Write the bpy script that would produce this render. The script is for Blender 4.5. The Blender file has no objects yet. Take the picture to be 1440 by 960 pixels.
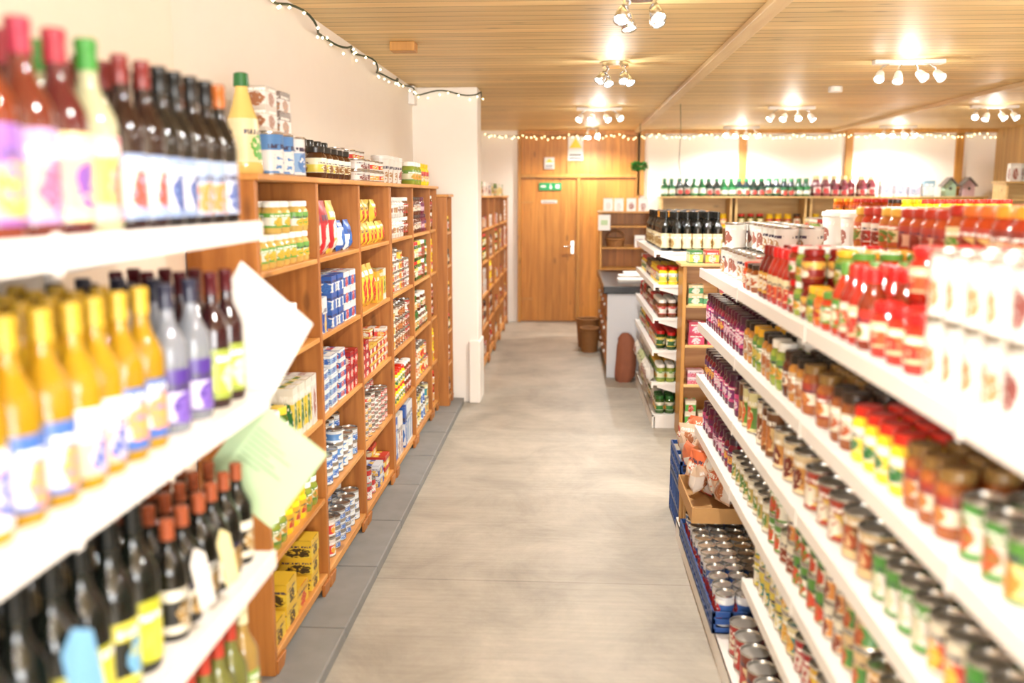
import bpy, math, random
import numpy as np
from mathutils import Vector, Matrix
random.seed(7)
S=bpy.context.scene
def lin(h):
    if isinstance(h,tuple): return h
    h=h.lstrip('#'); o=[]
    for i in (0,2,4):
        c=int(h[i:i+2],16)/255
        o.append(c/12.92 if c<=.04045 else ((c+.055)/1.055)**2.4)
    return (o[0],o[1],o[2],1.0)
# ---------------------------------------------------------------- materials
def newmat(name):
    m=bpy.data.materials.new(name); m.use_nodes=True
    nt=m.node_tree; b=nt.nodes['Principled BSDF']
    return m,nt,b
def simple(name,col,rough=.5,metal=0,spec=.5,emit=None,es=0,var=0.0,scale=20):
    m,nt,b=newmat(name)
    b.inputs['Base Color'].default_value=lin(col); b.inputs['Roughness'].default_value=rough
    b.inputs['Metallic'].default_value=metal; b.inputs['Specular IOR Level'].default_value=spec
    if emit: b.inputs['Emission Color'].default_value=lin(emit); b.inputs['Emission Strength'].default_value=es
    if var>0:
        N=nt.nodes; L=nt.links
        tc=N.new('ShaderNodeTexCoord'); no=N.new('ShaderNodeTexNoise'); no.inputs['Scale'].default_value=scale
        no.inputs['Detail'].default_value=5
        L.new(tc.outputs['Object'],no.inputs['Vector'])
        mx=N.new('ShaderNodeMix'); mx.data_type='RGBA'
        c=lin(col); mx.inputs[6].default_value=tuple(x*(1-var) for x in c[:3])+(1,); mx.inputs[7].default_value=tuple(min(1,x*(1+var)) for x in c[:3])+(1,)
        L.new(no.outputs['Fac'],mx.inputs[0]); L.new(mx.outputs[2],b.inputs['Base Color'])
        bp=N.new('ShaderNodeBump'); bp.inputs['Strength'].default_value=.15; bp.inputs['Distance'].default_value=.004
        L.new(no.outputs['Fac'],bp.inputs['Height']); L.new(bp.outputs['Normal'],b.inputs['Normal'])
    return m
def wood(name,c1,c2,grain,plank=None,pw=.1,rough=.45,groove=.05,gdark=.45,knots=True):
    m,nt,b=newmat(name); N=nt.nodes; L=nt.links
    tc=N.new('ShaderNodeTexCoord'); mp=N.new('ShaderNodeMapping')
    s=[14,14,14]; s['XYZ'.index(grain)]=1.1
    mp.inputs['Scale'].default_value=s
    L.new(tc.outputs['Object'],mp.inputs['Vector'])
    no=N.new('ShaderNodeTexNoise'); no.inputs['Scale'].default_value=1.6; no.inputs['Detail'].default_value=6; no.inputs['Distortion'].default_value=.6
    sep=N.new('ShaderNodeSeparateXYZ'); L.new(tc.outputs['Object'],sep.inputs[0])
    vec=mp.outputs[0]
    if plank:
        d=N.new('ShaderNodeMath'); d.operation='DIVIDE'; d.inputs[1].default_value=pw
        L.new(sep.outputs['XYZ'.index(plank)],d.inputs[0])
        fl=N.new('ShaderNodeMath'); fl.operation='FLOOR'; L.new(d.outputs[0],fl.inputs[0])
        fr=N.new('ShaderNodeMath'); fr.operation='FRACT'; L.new(d.outputs[0],fr.inputs[0])
        wn=N.new('ShaderNodeTexWhiteNoise'); wn.noise_dimensions='1D'; L.new(fl.outputs[0],wn.inputs['W'])
        off=N.new('ShaderNodeVectorMath'); off.operation='MULTIPLY_ADD'
        off.inputs[1].default_value=(9,9,9); L.new(wn.outputs['Color'],off.inputs[0]); L.new(mp.outputs[0],off.inputs[2])
        vec=off.outputs[0]
    L.new(vec,no.inputs['Vector'])
    r=N.new('ShaderNodeValToRGB'); r.color_ramp.elements[0].position=.3; r.color_ramp.elements[1].position=.7
    r.color_ramp.elements[0].color=lin(c2); r.color_ramp.elements[1].color=lin(c1)
    L.new(no.outputs['Fac'],r.inputs[0]); col=r.outputs[0]
    if knots:
        mk=N.new('ShaderNodeMapping'); sk=[9,9,9]; sk['XYZ'.index(grain)]=3.0; mk.inputs['Scale'].default_value=sk
        L.new(tc.outputs['Object'],mk.inputs['Vector'])
        vo=N.new('ShaderNodeTexVoronoi'); vo.inputs['Scale'].default_value=.8; L.new(mk.outputs[0],vo.inputs['Vector'])
        lt=N.new('ShaderNodeMapRange'); lt.inputs[1].default_value=.06; lt.inputs[2].default_value=.14; lt.inputs[3].default_value=.6; lt.inputs[4].default_value=0
        L.new(vo.outputs['Distance'],lt.inputs[0])
        mk2=N.new('ShaderNodeMix'); mk2.data_type='RGBA'; mk2.inputs[7].default_value=tuple(x*.35 for x in lin(c2)[:3])+(1,)
        L.new(lt.outputs[0],mk2.inputs[0]); L.new(col,mk2.inputs[6]); col=mk2.outputs[2]
    if plank:
        tone=N.new('ShaderNodeMapRange'); tone.inputs[3].default_value=.84; tone.inputs[4].default_value=1.08
        L.new(wn.outputs['Value'],tone.inputs[0])
        g=N.new('ShaderNodeMath'); g.operation='LESS_THAN'; g.inputs[1].default_value=groove; L.new(fr.outputs[0],g.inputs[0])
        gm=N.new('ShaderNodeMapRange'); gm.inputs[3].default_value=1; gm.inputs[4].default_value=gdark; L.new(g.outputs[0],gm.inputs[0])
        mu=N.new('ShaderNodeMath'); mu.operation='MULTIPLY'; L.new(tone.outputs[0],mu.inputs[0]); L.new(gm.outputs[0],mu.inputs[1])
        vm=N.new('ShaderNodeVectorMath'); vm.operation='SCALE'; L.new(col,vm.inputs[0]); L.new(mu.outputs[0],vm.inputs['Scale'])
        col=vm.outputs[0]
    L.new(col,b.inputs['Base Color']); b.inputs['Roughness'].default_value=rough
    return m
M_shY=wood('pine_shelf_board','#D99E58','#B87630','Y')
M_shZ=wood('pine_upright','#BC7A38','#965822','Z')
M_shX=wood('pine_board_cross','#DEA868','#BC8044','X')
M_back=wood('pine_back_panel','#B87E46','#965F2C','Z','Y',.1,groove=.04)
M_ceil=wood('ceiling_pine_cladding','#E9CD94','#D6B478','X','Y',.115,rough=.5,groove=.1,gdark=.5)
M_door=wood('door_pine_planks','#CE8C3A','#AE6E26','Z','X',.098,groove=.05,gdark=.5,rough=.45)
M_frame=wood('door_frame_pine','#C48C42','#A87432','Z',rough=.45)
M_batten=wood('ceiling_batten_pine','#E0C698','#D0B080','Y',knots=False)
M_side=wood('side_wall_cladding','#CFAA6E','#B88E56','Z','Y',.1,groove=.06)
M_light=wood('light_pine','#DDBD80','#C8A064','X')
M_wall=simple('wall_plaster','#F0E4D6',.8,var=.03,scale=6)
M_wallw=simple('wall_white_paint','#F2EBE2',.7,var=.02,scale=9)
M_white=simple('white_powder_coated_steel','#ECE8E3',.35)
M_whiteb=simple('gondola_back_panel','#DDD6CA',.5)
M_black=simple('black_laminate','#1C1B1D',.25)
M_grey=simple('counter_panel_grey','#D4D5DA',.4)
M_chrome=simple('chrome','#D8D8D8',.15,metal=1)
M_glow=simple('lamp_glow','#FFFFFF',.5,emit='#FFF8EE',es=25)
M_fairy=simple('fairy_bulb_glow','#FFFFFF',.5,emit='#FFE2A0',es=4)
M_cable=simple('fairy_cable','#2E3A24',.6)
M_wicker=simple('wicker','#8E5F30',.7,var=.35,scale=60)
M_paper=simple('paper_white','#D8D4CE',.7)
M_green=simple('paper_green','#A6BC94',.7,var=.03,scale=8)
M_blue=simple('blue_crate_plastic','#1C4687',.4)
M_signg=simple('sign_green','#128A4C',.5)
M_yel=simple('sign_yellow','#E8C020',.5)
M_dark=simple('dark_print','#3A3A3A',.6)
M_text=simple('faded_print','#7F9474',.6)
M_card=simple('cardboard','#B98C56',.8,var=.1,scale=30)
M_leaf=simple('leaf_green','#58B45A',.5,var=.3,scale=20)
M_brown=simple('sack_terracotta','#94583E',.8,var=.2,scale=14)
def floor_mat():
    m,nt,b=newmat('floor_concrete'); N=nt.nodes; L=nt.links
    tc=N.new('ShaderNodeTexCoord')
    n1=N.new('ShaderNodeTexNoise'); n1.inputs['Scale'].default_value=2.2; n1.inputs['Detail'].default_value=12; n1.inputs['Roughness'].default_value=.74; n1.inputs['Distortion'].default_value=.5
    L.new(tc.outputs['Object'],n1.inputs['Vector'])
    mpb=N.new('ShaderNodeMapping'); mpb.inputs['Scale'].default_value=(1.3,34,1); mpb.inputs['Rotation'].default_value=(0,0,.02); L.new(tc.outputs['Object'],mpb.inputs['Vector'])
    n3=N.new('ShaderNodeTexNoise'); n3.inputs['Scale'].default_value=1.3; n3.inputs['Detail'].default_value=5; n3.inputs['Distortion'].default_value=.8; L.new(mpb.outputs[0],n3.inputs['Vector'])
    n4=N.new('ShaderNodeTexNoise'); n4.inputs['Scale'].default_value=.55; n4.inputs['Detail'].default_value=4; L.new(tc.outputs['Object'],n4.inputs['Vector'])
    n5=N.new('ShaderNodeTexNoise'); n5.inputs['Scale'].default_value=7; n5.inputs['Detail'].default_value=8; n5.inputs['Roughness'].default_value=.8; L.new(tc.outputs['Object'],n5.inputs['Vector'])
    r=N.new('ShaderNodeValToRGB'); e=r.color_ramp.elements
    e[0].position=.3; e[0].color=lin('#8F887C'); e[1].position=.66; e[1].color=lin('#B2AA9C')
    L.new(n1.outputs['Fac'],r.inputs[0])
    mr=N.new('ShaderNodeMapRange'); mr.inputs[1].default_value=.3; mr.inputs[2].default_value=.7; mr.inputs[3].default_value=.93; mr.inputs[4].default_value=1.07
    L.new(n3.outputs['Fac'],mr.inputs[0])
    mr4=N.new('ShaderNodeMapRange'); mr4.inputs[1].default_value=.35; mr4.inputs[2].default_value=.65; mr4.inputs[3].default_value=.86; mr4.inputs[4].default_value=1.12; L.new(n4.outputs['Fac'],mr4.inputs[0])
    # pale scuffs and dark stains
    sc=N.new('ShaderNodeMapRange'); sc.inputs[1].default_value=.62; sc.inputs[2].default_value=.72; sc.inputs[3].default_value=1; sc.inputs[4].default_value=.84; L.new(n5.outputs['Fac'],sc.inputs[0])
    sp=N.new('ShaderNodeSeparateXYZ'); L.new(tc.outputs['Object'],sp.inputs[0])
    ad=N.new('ShaderNodeMath'); ad.operation='ADD'; ad.inputs[1].default_value=-3.9+35; L.new(sp.outputs[1],ad.inputs[0])
    md=N.new('ShaderNodeMath'); md.operation='MODULO'; md.inputs[1].default_value=3.5; L.new(ad.outputs[0],md.inputs[0])
    lt=N.new('ShaderNodeMath'); lt.operation='LESS_THAN'; lt.inputs[1].default_value=.010; L.new(md.outputs[0],lt.inputs[0])
    jm=N.new('ShaderNodeMapRange'); jm.inputs[3].default_value=1; jm.inputs[4].default_value=.76; L.new(lt.outputs[0],jm.inputs[0])
    def mul(a,b_):
        q=N.new('ShaderNodeMath'); q.operation='MULTIPLY'; L.new(a,q.inputs[0]); L.new(b_,q.inputs[1]); return q.outputs[0]
    k=mul(mul(mr.outputs[0],jm.outputs[0]),mul(mr4.outputs[0],sc.outputs[0]))
    vm=N.new('ShaderNodeVectorMath'); vm.operation='SCALE'; L.new(r.outputs[0],vm.inputs[0]); L.new(k,vm.inputs['Scale'])
    L.new(vm.outputs[0],b.inputs['Base Color']); b.inputs['Roughness'].default_value=.5
    bp=N.new('ShaderNodeBump'); bp.inputs['Strength'].default_value=.25; bp.inputs['Distance'].default_value=.004
    L.new(n3.outputs['Fac'],bp.inputs['Height']); L.new(bp.outputs['Normal'],b.inputs['Normal'])
    return m
M_floor=floor_mat()
M_curb=simple('kerb_stone','#807F7C',.75,var=.2,scale=9)
M_mortar=simple('kerb_mortar','#62605C',.9)
def attr(nt,n):
    a=nt.nodes.new('ShaderNodeAttribute'); a.attribute_name=n; return a
def label_mat():
    m,nt,b=newmat('printed_label'); N=nt.nodes; L=nt.links
    A=attr(nt,'A');B=attr(nt,'B');C=attr(nt,'C')
    uv=N.new('ShaderNodeTexCoord'); sp=N.new('ShaderNodeSeparateXYZ'); L.new(uv.outputs['UV'],sp.inputs[0])
    def M(op,a,b_=None,c=None):
        n=N.new('ShaderNodeMath'); n.operation=op
        for i,x in enumerate((a,b_,c)):
            if x is None: continue
            if isinstance(x,(int,float)): n.inputs[i].default_value=x
            else: L.new(x,n.inputs[i])
        return n.outputs[0]
    rnd=A.outputs['Alpha']
    u=M('FRACT',sp.outputs[0]); v=sp.outputs[1]
    cmb=N.new('ShaderNodeCombineXYZ'); L.new(u,cmb.inputs[0]); L.new(v,cmb.inputs[1]); L.new(M('MULTIPLY',rnd,37.0),cmb.inputs[2])
    no=N.new('ShaderNodeTexNoise'); no.inputs['Scale'].default_value=5; no.inputs['Detail'].default_value=3; L.new(cmb.outputs[0],no.inputs['Vector'])
    def mix(f,a,b_):
        n=N.new('ShaderNodeMix'); n.data_type='RGBA'; L.new(f,n.inputs[0])
        for i,x in ((6,a),(7,b_)):
            if isinstance(x,tuple): n.inputs[i].default_value=x
            else: L.new(x,n.inputs[i])
        return n.outputs[2]
    thr=M('MULTIPLY_ADD',rnd,.25,.52)
    col=mix(M('GREATER_THAN',v,thr),A.outputs['Color'],B.outputs['Color'])
    col=mix(M('LESS_THAN',v,M('MULTIPLY',rnd,.2)),col,B.outputs['Color'])
    du=M('SUBTRACT',u,.5); dv=M('SUBTRACT',v,M('MULTIPLY_ADD',rnd,.2,.25))
    dd=M('SQRT',M('ADD',M('MULTIPLY',du,M('MULTIPLY',du,1.3)),M('MULTIPLY',dv,dv)))
    dd=M('ADD',dd,M('MULTIPLY',M('SUBTRACT',no.outputs['Fac'],.5),.3))
    n2=N.new('ShaderNodeTexNoise'); n2.inputs['Scale'].default_value=9; L.new(cmb.outputs[0],n2.inputs['Vector'])
    pic=mix(M('GREATER_THAN',n2.outputs['Fac'],.58),C.outputs['Color'],B.outputs['Color'])
    col=mix(M('LESS_THAN',dd,.3),col,pic)
    c2=N.new('ShaderNodeCombineXYZ'); L.new(M('MULTIPLY',u,26.0),c2.inputs[0]); L.new(M('MULTIPLY',v,5.0),c2.inputs[1]); L.new(M('MULTIPLY',rnd,91.0),c2.inputs[2])
    n3=N.new('ShaderNodeTexNoise'); n3.inputs['Scale'].default_value=1; n3.inputs['Detail'].default_value=1; L.new(c2.outputs[0],n3.inputs['Vector'])
    t=M('GREATER_THAN',n3.outputs['Fac'],.47)
    band=M('MULTIPLY',M('LESS_THAN',M('ABSOLUTE',M('SUBTRACT',v,M('ADD',thr,.1))),.055),M('LESS_THAN',M('ABSOLUTE',du),.38))
    tc=mix(M('GREATER_THAN',rnd,.4),(.05,.04,.08,1),(.9,.88,.82,1))
    col=mix(M('MULTIPLY',t,band),col,tc)
    L.new(col,b.inputs['Base Color']); b.inputs['Roughness'].default_value=.35
    return m
def attrmat(name,n,rough,metal=0,coat=0,trans=0):
    m,nt,b=newmat(name); a=attr(nt,n); nt.links.new(a.outputs['Color'],b.inputs['Base Color'])
    b.inputs['Roughness'].default_value=rough; b.inputs['Metallic'].default_value=metal; b.inputs['Coat Weight'].default_value=coat
    b.inputs['Transmission Weight'].default_value=trans; b.inputs['IOR'].default_value=1.4
    return m
PM=[label_mat(),simple('tinplate','#C9C6C0',.25,metal=.9),attrmat('jar_contents_gloss','D',.1,coat=.5),attrmat('cap_lacquer','E',.28),attrmat('tinted_glass_liquid','D',.05,trans=.6)]
# ---------------------------------------------------------------- product templates
class T: pass
def finish(V,F,UV,Mx,Sm):
    t=T(); t.V=np.array(V,float); t.tot=np.array([len(f) for f in F]); t.loops=np.array([i for f in F for i in f])
    t.UV=np.array([w for f in UV for w in f],float); t.M=np.array(Mx); t.S=np.array(Sm,bool); return t
def lathe(prof,seg,urep=2,sx=1,sy=1):
    V=[];F=[];UV=[];Mx=[];Sm=[]
    lab=[z for i,(r,z,m) in enumerate(prof[:-1]) if m==0 for z in (z,prof[i+1][1])]
    z0,z1=(min(lab),max(lab)) if lab else (0,1)
    def ring(r,z):
        s=len(V)
        for i in range(seg):
            a=2*math.pi*i/seg-math.pi/2; V.append((r*sx*math.cos(a),r*sy*math.sin(a),z))
        return s
    prev=None;pd=None
    for k in range(len(prof)-1):
        r0,a0,m=prof[k]; r1,a1,_=prof[k+1]
        d=math.atan2(a1-a0,r1-r0)
        if prev is None or abs(d-pd)>.65: s0=ring(r0,a0)
        else: s0=prev
        s1=ring(r1,a1); pd=d; prev=s1
        for i in range(seg):
            j=(i+1)%seg
            F.append((s0+i,s0+j,s1+j,s1+i))
            ua=i/seg*urep; ub=(i+1)/seg*urep
            va=(a0-z0)/(z1-z0); vb=(a1-z0)/(z1-z0)
            UV.append(((ua+.5,va),(ub+.5-1e-4,va),(ub+.5-1e-4,vb),(ua+.5,vb))); Mx.append(m); Sm.append(True)
    s=ring(prof[-1][0],prof[-1][1]); F.append(tuple(range(s,s+seg))); UV.append(tuple((.5,.5) for _ in range(seg))); Mx.append(prof[-1][2]); Sm.append(False)
    return finish(V,F,UV,Mx,Sm)
cache={}
def tpl(kind,dims,seg):
    k=(kind,dims,seg)
    if k in cache: return cache[k]
    if kind=='can':
        r,h=dims; t=lathe([(r*.96,0,1),(r,.003,1),(r,.006,1),(r*.965,.008,0),(r*.965,h-.009,1),(r,h-.006,1),(r,h,1),(r*.93,h,1),(r*.92,h-.005,1),(r*.5,h-.004,1)],seg)
    elif kind=='jar':
        r,h=dims; t=lathe([(r*.88,0,2),(r*.98,.008,2),(r,.18*h,2),(r*1.012,.19*h,0),(r*1.012,.64*h,2),(r,.65*h,2),(r*.95,.73*h,2),(r*.78,.79*h,2),(r*.76,.82*h,2),(r*.86,.82*h,3),(r*.87,.97*h,3),(r*.8,h,3)],seg)
    elif kind=='tub':
        r,h=dims; t=lathe([(r*.82,0,0),(r*.96,h*.86,0),(r*1.02,h*.87,3),(r*1.02,h*.97,3),(r*.95,h,3)],seg)
    elif kind in('wine','oil','gwine','cordial'):
        r,h=dims; g=4 if kind=='oil' else 2
        lt_=.5 if kind=='cordial' else .44
        t=lathe([(r*.9,0,g),(r,.012,g),(r,.07*h,g),(r*1.012,.071*h,0),(r*1.012,lt_*h,g),(r,(lt_+.01)*h,g),(r,.56*h,g),(r*.93,.61*h,g),(r*.72,.67*h,g),(r*.48,.73*h,g),(r*.39,.78*h,g),(r*.38,.83*h,g),(r*.42,.835*h,3),(r*.4,.94*h,3),(r*.43,.945*h,3),(r*.43,.99*h,3),(r*.36,h,3)],seg)
    elif kind=='sauce':
        r,h=dims; t=lathe([(r*.85,0,2),(r,.01,2),(r,.1*h,2),(r*1.01,.11*h,0),(r*1.01,.5*h,2),(r*.96,.58*h,2),(r*.7,.7*h,2),(r*.45,.8*h,2),(r*.42,.82*h,2),(r*.5,.825*h,3),(r*.48,.98*h,3),(r*.4,h,3)],seg)
    elif kind=='squeeze':
        r,h=dims; t=lathe([(r*.9,0,2),(r,.01,2),(r*.96,.12*h,0),(r*.86,.4*h,0),(r*.8,.55*h,2),(r*.55,.68*h,2),(r*.36,.82*h,2),(r*.34,.86*h,2),(r*.42,.865*h,3),(r*.38,.99*h,3),(r*.3,h,3)],seg)
    elif kind=='box':
        w,d,h=dims; x=w/2;y=d/2;V=[];F=[];UV=[];Mx=[];Sm=[]
        for q,u in (([(-x,-y,0),(x,-y,0),(x,-y,h),(-x,-y,h)],1),([(x,y,0),(-x,y,0),(-x,y,h),(x,y,h)],1),([(x,-y,0),(x,y,0),(x,y,h),(x,-y,h)],.8),([(-x,y,0),(-x,-y,0),(-x,-y,h),(-x,y,h)],.8),([(-x,-y,h),(x,-y,h),(x,y,h),(-x,y,h)],.6)):
            s=len(V);V+=q;F.append((s,s+1,s+2,s+3)); UV.append(((0,0),(.999*u,0),(.999*u,1),(0,1)) if u!=.6 else ((.05,.3),(.9,.3),(.9,.55),(.05,.55))); Mx.append(0);Sm.append(False)
        s=len(V);V+=[(-x*.98,-y*.98,h+.0012),(x*.98,-y*.98,h+.0012),(x*.98,y*.15,h+.0012),(-x*.98,y*.15,h+.0012)];F.append((s,s+1,s+2,s+3));UV.append(((.05,.75),(.9,.75),(.9,.95),(.05,.95)));Mx.append(0);Sm.append(False)
        t=finish(V,F,UV,Mx,Sm)
    elif kind=='bag':
        w,d,h=dims; V=[];F=[];UV=[];Mx=[];Sm=[];n=8
        for side in(-1,1):
            s=len(V)
            for j in range(n+1):
                for i in range(n+1):
                    u=i/n;v=j/n
                    e=(math.sin(math.pi*u)**.45)*(min(1,math.sin(math.pi*min(1,max(0,(v*1.1-.02))))*1.3))**.6 if 0<v<1 else 0
                    ww=w*(.5-.04*math.sin(math.pi*v))*1.0
                    V.append(((u-.5)*2*ww,side*(d/2)*max(0,e)*(1.15-.4*v)+.004*math.sin(17*u+5*v)*(0<v<1),v*h))
            for j in range(n):
                for i in range(n):
                    a=s+j*(n+1)+i; q=(a,a+1,a+n+2,a+n+1)
                    uvq=((i/n,j/n),((i+1)/n-.0001,j/n),((i+1)/n-.0001,(j+1)/n),(i/n,(j+1)/n))
                    if side==1: q=q[::-1];uvq=uvq[::-1]
                    F.append(q);UV.append(uvq);Mx.append(0);Sm.append(True)
        t=finish(V,F,UV,Mx,Sm)
    cache[k]=t;return t
ACC={}
def put(obj,t,pos,ang,pal,scale=1,tilt=0):
    a=ACC.setdefault(obj,dict(V=[],L=[],T=[],UV=[],M=[],S=[],C=[],n=0))
    c,s=math.cos(ang),math.sin(ang); V=t.V*scale
    if tilt:
        ct,st=math.cos(tilt),math.sin(tilt); V=np.stack([V[:,0],V[:,1]*ct-V[:,2]*st,V[:,1]*st+V[:,2]*ct],1)
    W=np.stack([V[:,0]*c-V[:,1]*s+pos[0],V[:,0]*s+V[:,1]*c+pos[1],V[:,2]+pos[2]],1)
    a['V'].append(W);a['L'].append(t.loops+a['n']);a['T'].append(t.tot);a['UV'].append(t.UV);a['M'].append(t.M);a['S'].append(t.S)
    a['C'].append((len(W),pal));a['n']+=len(W)
def flush():
    for name,a in ACC.items():
        base=name.split('|')[0]
        me=bpy.data.meshes.new(base); V=np.concatenate(a['V']);L=np.concatenate(a['L']);Tt=np.concatenate(a['T'])
        ctr=np.array([(V[:,0].min()+V[:,0].max())/2,(V[:,1].min()+V[:,1].max())/2,V[:,2].min()]); V=V-ctr
        me.vertices.add(len(V));me.vertices.foreach_set('co',V.ravel())
        me.loops.add(len(L));me.loops.foreach_set('vertex_index',L.astype(np.int32))
        me.polygons.add(len(Tt));st=np.concatenate([[0],np.cumsum(Tt)[:-1]]).astype(np.int32)
        me.polygons.foreach_set('loop_start',st); 
        try: me.polygons.foreach_set('loop_total',Tt.astype(np.int32))
        except Exception: pass
        me.update(calc_edges=True)
        me.polygons.foreach_set('material_index',np.concatenate(a['M']).astype(np.int32))
        me.polygons.foreach_set('use_smooth',np.concatenate(a['S']))
        uvl=me.uv_layers.new(name='UVMap');uvl.data.foreach_set('uv',np.concatenate(a['UV']).astype(np.float32).ravel())
        for k,nm in enumerate('ABCDE'):
            at=me.attributes.new(nm,'FLOAT_COLOR','POINT')
            arr=np.concatenate([np.tile(np.array(p[k],np.float32),(n,1)) for n,p in a['C']])
            at.data.foreach_set('color',arr.ravel())
        for m in PM: me.materials.append(m)
        me.validate(); me.update()
        o=bpy.data.objects.new(base,me);o.location=tuple(ctr);S.collection.objects.link(o)
def P(a,b,c,d='#5A2A12',e='#E8E4DA'):
    def dm(x):
        q=lin(x); g=sum(q[:3])/3; return tuple((v*.93+g*.07)*.8 for v in q[:3])+(1,)
    return (dm(a),dm(b),dm(c),lin(d),lin(e))
ANG={'L':math.pi/2,'R':-math.pi/2,'F':0}
FC=[0]
def fill(obj,kind,dims,o,length,axis,rows,stack,pals,run=3,gap=1.03,seg=14,drop=.1,jit=.004):
    FC[0]+=1; obj=obj.split('|')[0]+'|%d'%FC[0]
    w=dims[0]*2 if len(dims)==2 else dims[0]; d=dims[0]*2 if len(dims)==2 else dims[1]; h=dims[-1]
    n=max(1,int(length/(w*gap))); step=length/n
    pal=random.choice(pals); rn=random.random()
    for i in range(n):
        if i%run==0: pal=random.choice(pals); rn=random.random()
        pp=((pal[0][0],pal[0][1],pal[0][2],rn),)+pal[1:]
        for r in range(rows):
            sN=stack-(1 if stack>1 and random.random()<drop*(1.6 if r==0 else .5) else 0)
            if r==0 and stack==1 and random.random()<drop*.5: continue
            for s in range(sN):
                al=(i+.5)*step+random.uniform(-jit,jit); de=(r+.5)*d*1.02+random.uniform(0,jit)
                if axis=='L': p=(o[0]-de,o[1]+al,o[2]+s*h)
                elif axis=='R': p=(o[0]+de,o[1]+al,o[2]+s*h)
                else: p=(o[0]+al,o[1]+de,o[2]+s*h)
                a=ANG[axis]+random.uniform(-.25,.25)*(1 if len(dims)==2 else .15)
                put(obj,tpl(kind,dims,seg),p,a,pp)
# ---------------------------------------------------------------- box-based builder
def build(name,boxes,mats,bevel=.0,prisms=()):
    V=[];F=[];M=[]
    for b in boxes:
        x0,x1,y0,y1,z0,z1,m=b; s=len(V)
        V+=[(x0,y0,z0),(x1,y0,z0),(x1,y1,z0),(x0,y1,z0),(x0,y0,z1),(x1,y0,z1),(x1,y1,z1),(x0,y1,z1)]
        for f in((0,3,2,1),(4,5,6,7),(0,1,5,4),(1,2,6,5),(2,3,7,6),(3,0,4,7)): F.append(tuple(s+i for i in f));M.append(m)
    for pts,off,m in prisms:
        s=len(V);n=len(pts);V+=list(pts)+[tuple(Vector(p)+Vector(off)) for p in pts]
        F.append(tuple(s+i for i in range(n)));F.append(tuple(s+n+i for i in reversed(range(n))));M+=[m,m]
        for i in range(n):
            j=(i+1)%n;F.append((s+i,s+n+i,s+n+j,s+j));M.append(m)
    me=bpy.data.meshes.new(name);me.from_pydata(V,[],F)
    for m in mats: me.materials.append(m)
    me.polygons.foreach_set('material_index',M)
    import bmesh
    bm=bmesh.new();bm.from_mesh(me);bmesh.ops.recalc_face_normals(bm,faces=bm.faces);bm.to_mesh(me);bm.free()
    o=bpy.data.objects.new(name,me);S.collection.objects.link(o)
    if bevel:
        md=o.modifiers.new('bevel','BEVEL');md.width=bevel;md.segments=2;md.limit_method='ANGLE'
    return o
def empty(name,loc=(0,0,0)):
    e=bpy.data.objects.new(name,None);e.location=loc;S.collection.objects.link(e);return e
def par(o,p):
    o.parent=p; o.matrix_parent_inverse=Matrix.Translation(p.location).inverted(); return o
def tube(name,pts,r,mat,cyc=False,res=2):
    cu=bpy.data.curves.new(name,'CURVE');cu.dimensions='3D';cu.bevel_depth=r;cu.bevel_resolution=res
    sp=cu.splines.new('POLY');sp.points.add(len(pts)-1)
    for i,p in enumerate(pts): sp.points[i].co=(*p,1)
    sp.use_cyclic_u=cyc;cu.materials.append(mat)
    o=bpy.data.objects.new(name,cu);S.collection.objects.link(o);return o
# ================================================================ ROOM
H=2.55; YB=12.5; XR=5.5; YF=-3.0
build('floor',[(-1.6,XR+.3,YF-.2,YB+.3,-.1,0,0)],[M_floor])
build('ceiling',[(-1.6,XR+.3,YF-.2,YB+.3,H,H+.1,0)],[M_ceil])
build('wall_left',[(-1.6,-1.24,YF-.2,7.5,0,H,0),(-1.245,-1.215,YF,2.88,0,H,1)],[M_wallw,M_wall])
build('wall_left_alcove',[(-1.6,-1.15,7.8,YB,0,H,0)],[M_wallw])
build('wall_pillar',[(-1.6,-.72,7.5,7.8,0,H,0),(-.80,-.705,7.46,7.8,0,.52,0)],[M_wallw],bevel=.012)
build('wall_back',[(-1.6,-.665,YB,YB+.2,0,H,0),(.93,XR+.3,YB,YB+.2,0,H,0),(-.665,.93,YB+.06,YB+.2,0,H,0)],[M_wallw])
build('wall_right',[(XR,XR+.3,YF-.2,YB,0,H,0)],[M_side])
build('wall_front',[(-1.6,-1.0,YF-.2,YF,0,H,0),(4.5,XR+.3,YF-.2,YF,0,H,0),(-1.0,4.5,YF-.2,YF,0,.7,0),(-1.0,4.5,YF-.2,YF,2.4,H,0)],[M_wallw])
build('added_fill_window',[(-1.0,4.5,YF-.14,YF-.06,.7,.76,0),(-1.0,4.5,YF-.14,YF-.06,2.34,2.4,0)]+[(x,x+.06,YF-.14,YF-.06,.76,2.34,0) for x in(-1.0,.8,2.6,4.44)],[M_white])  # unseen window frame, added behind the camera to go with the fill lamp
kb=[(-1.2,-.86,2.13,7.44,0,.045,1)]
y=2.12
while y<7.3: kb.append((-1.21,-.84,y,min(y+.593,7.45),0.0,.05,0)); y+=.6
build('kerb',kb,[M_curb,M_mortar],bevel=.006)
build('trim_ceiling_batten',[(.87,.95,YF,YB,H-.035,H,0),(3.4,3.48,YF,YB,H-.035,H,0)],[M_batten],bevel=.005)
build('trim_wall_posts',[(x-.05,x+.05,YB-.04,YB,1.7,H,0) for x in(.96,2.28,3.64,5.04)]+[(.93,XR,YB-.03,YB,H-.05,H,0)],[M_frame],bevel=.005)
f=YB; DH=1.93
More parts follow.
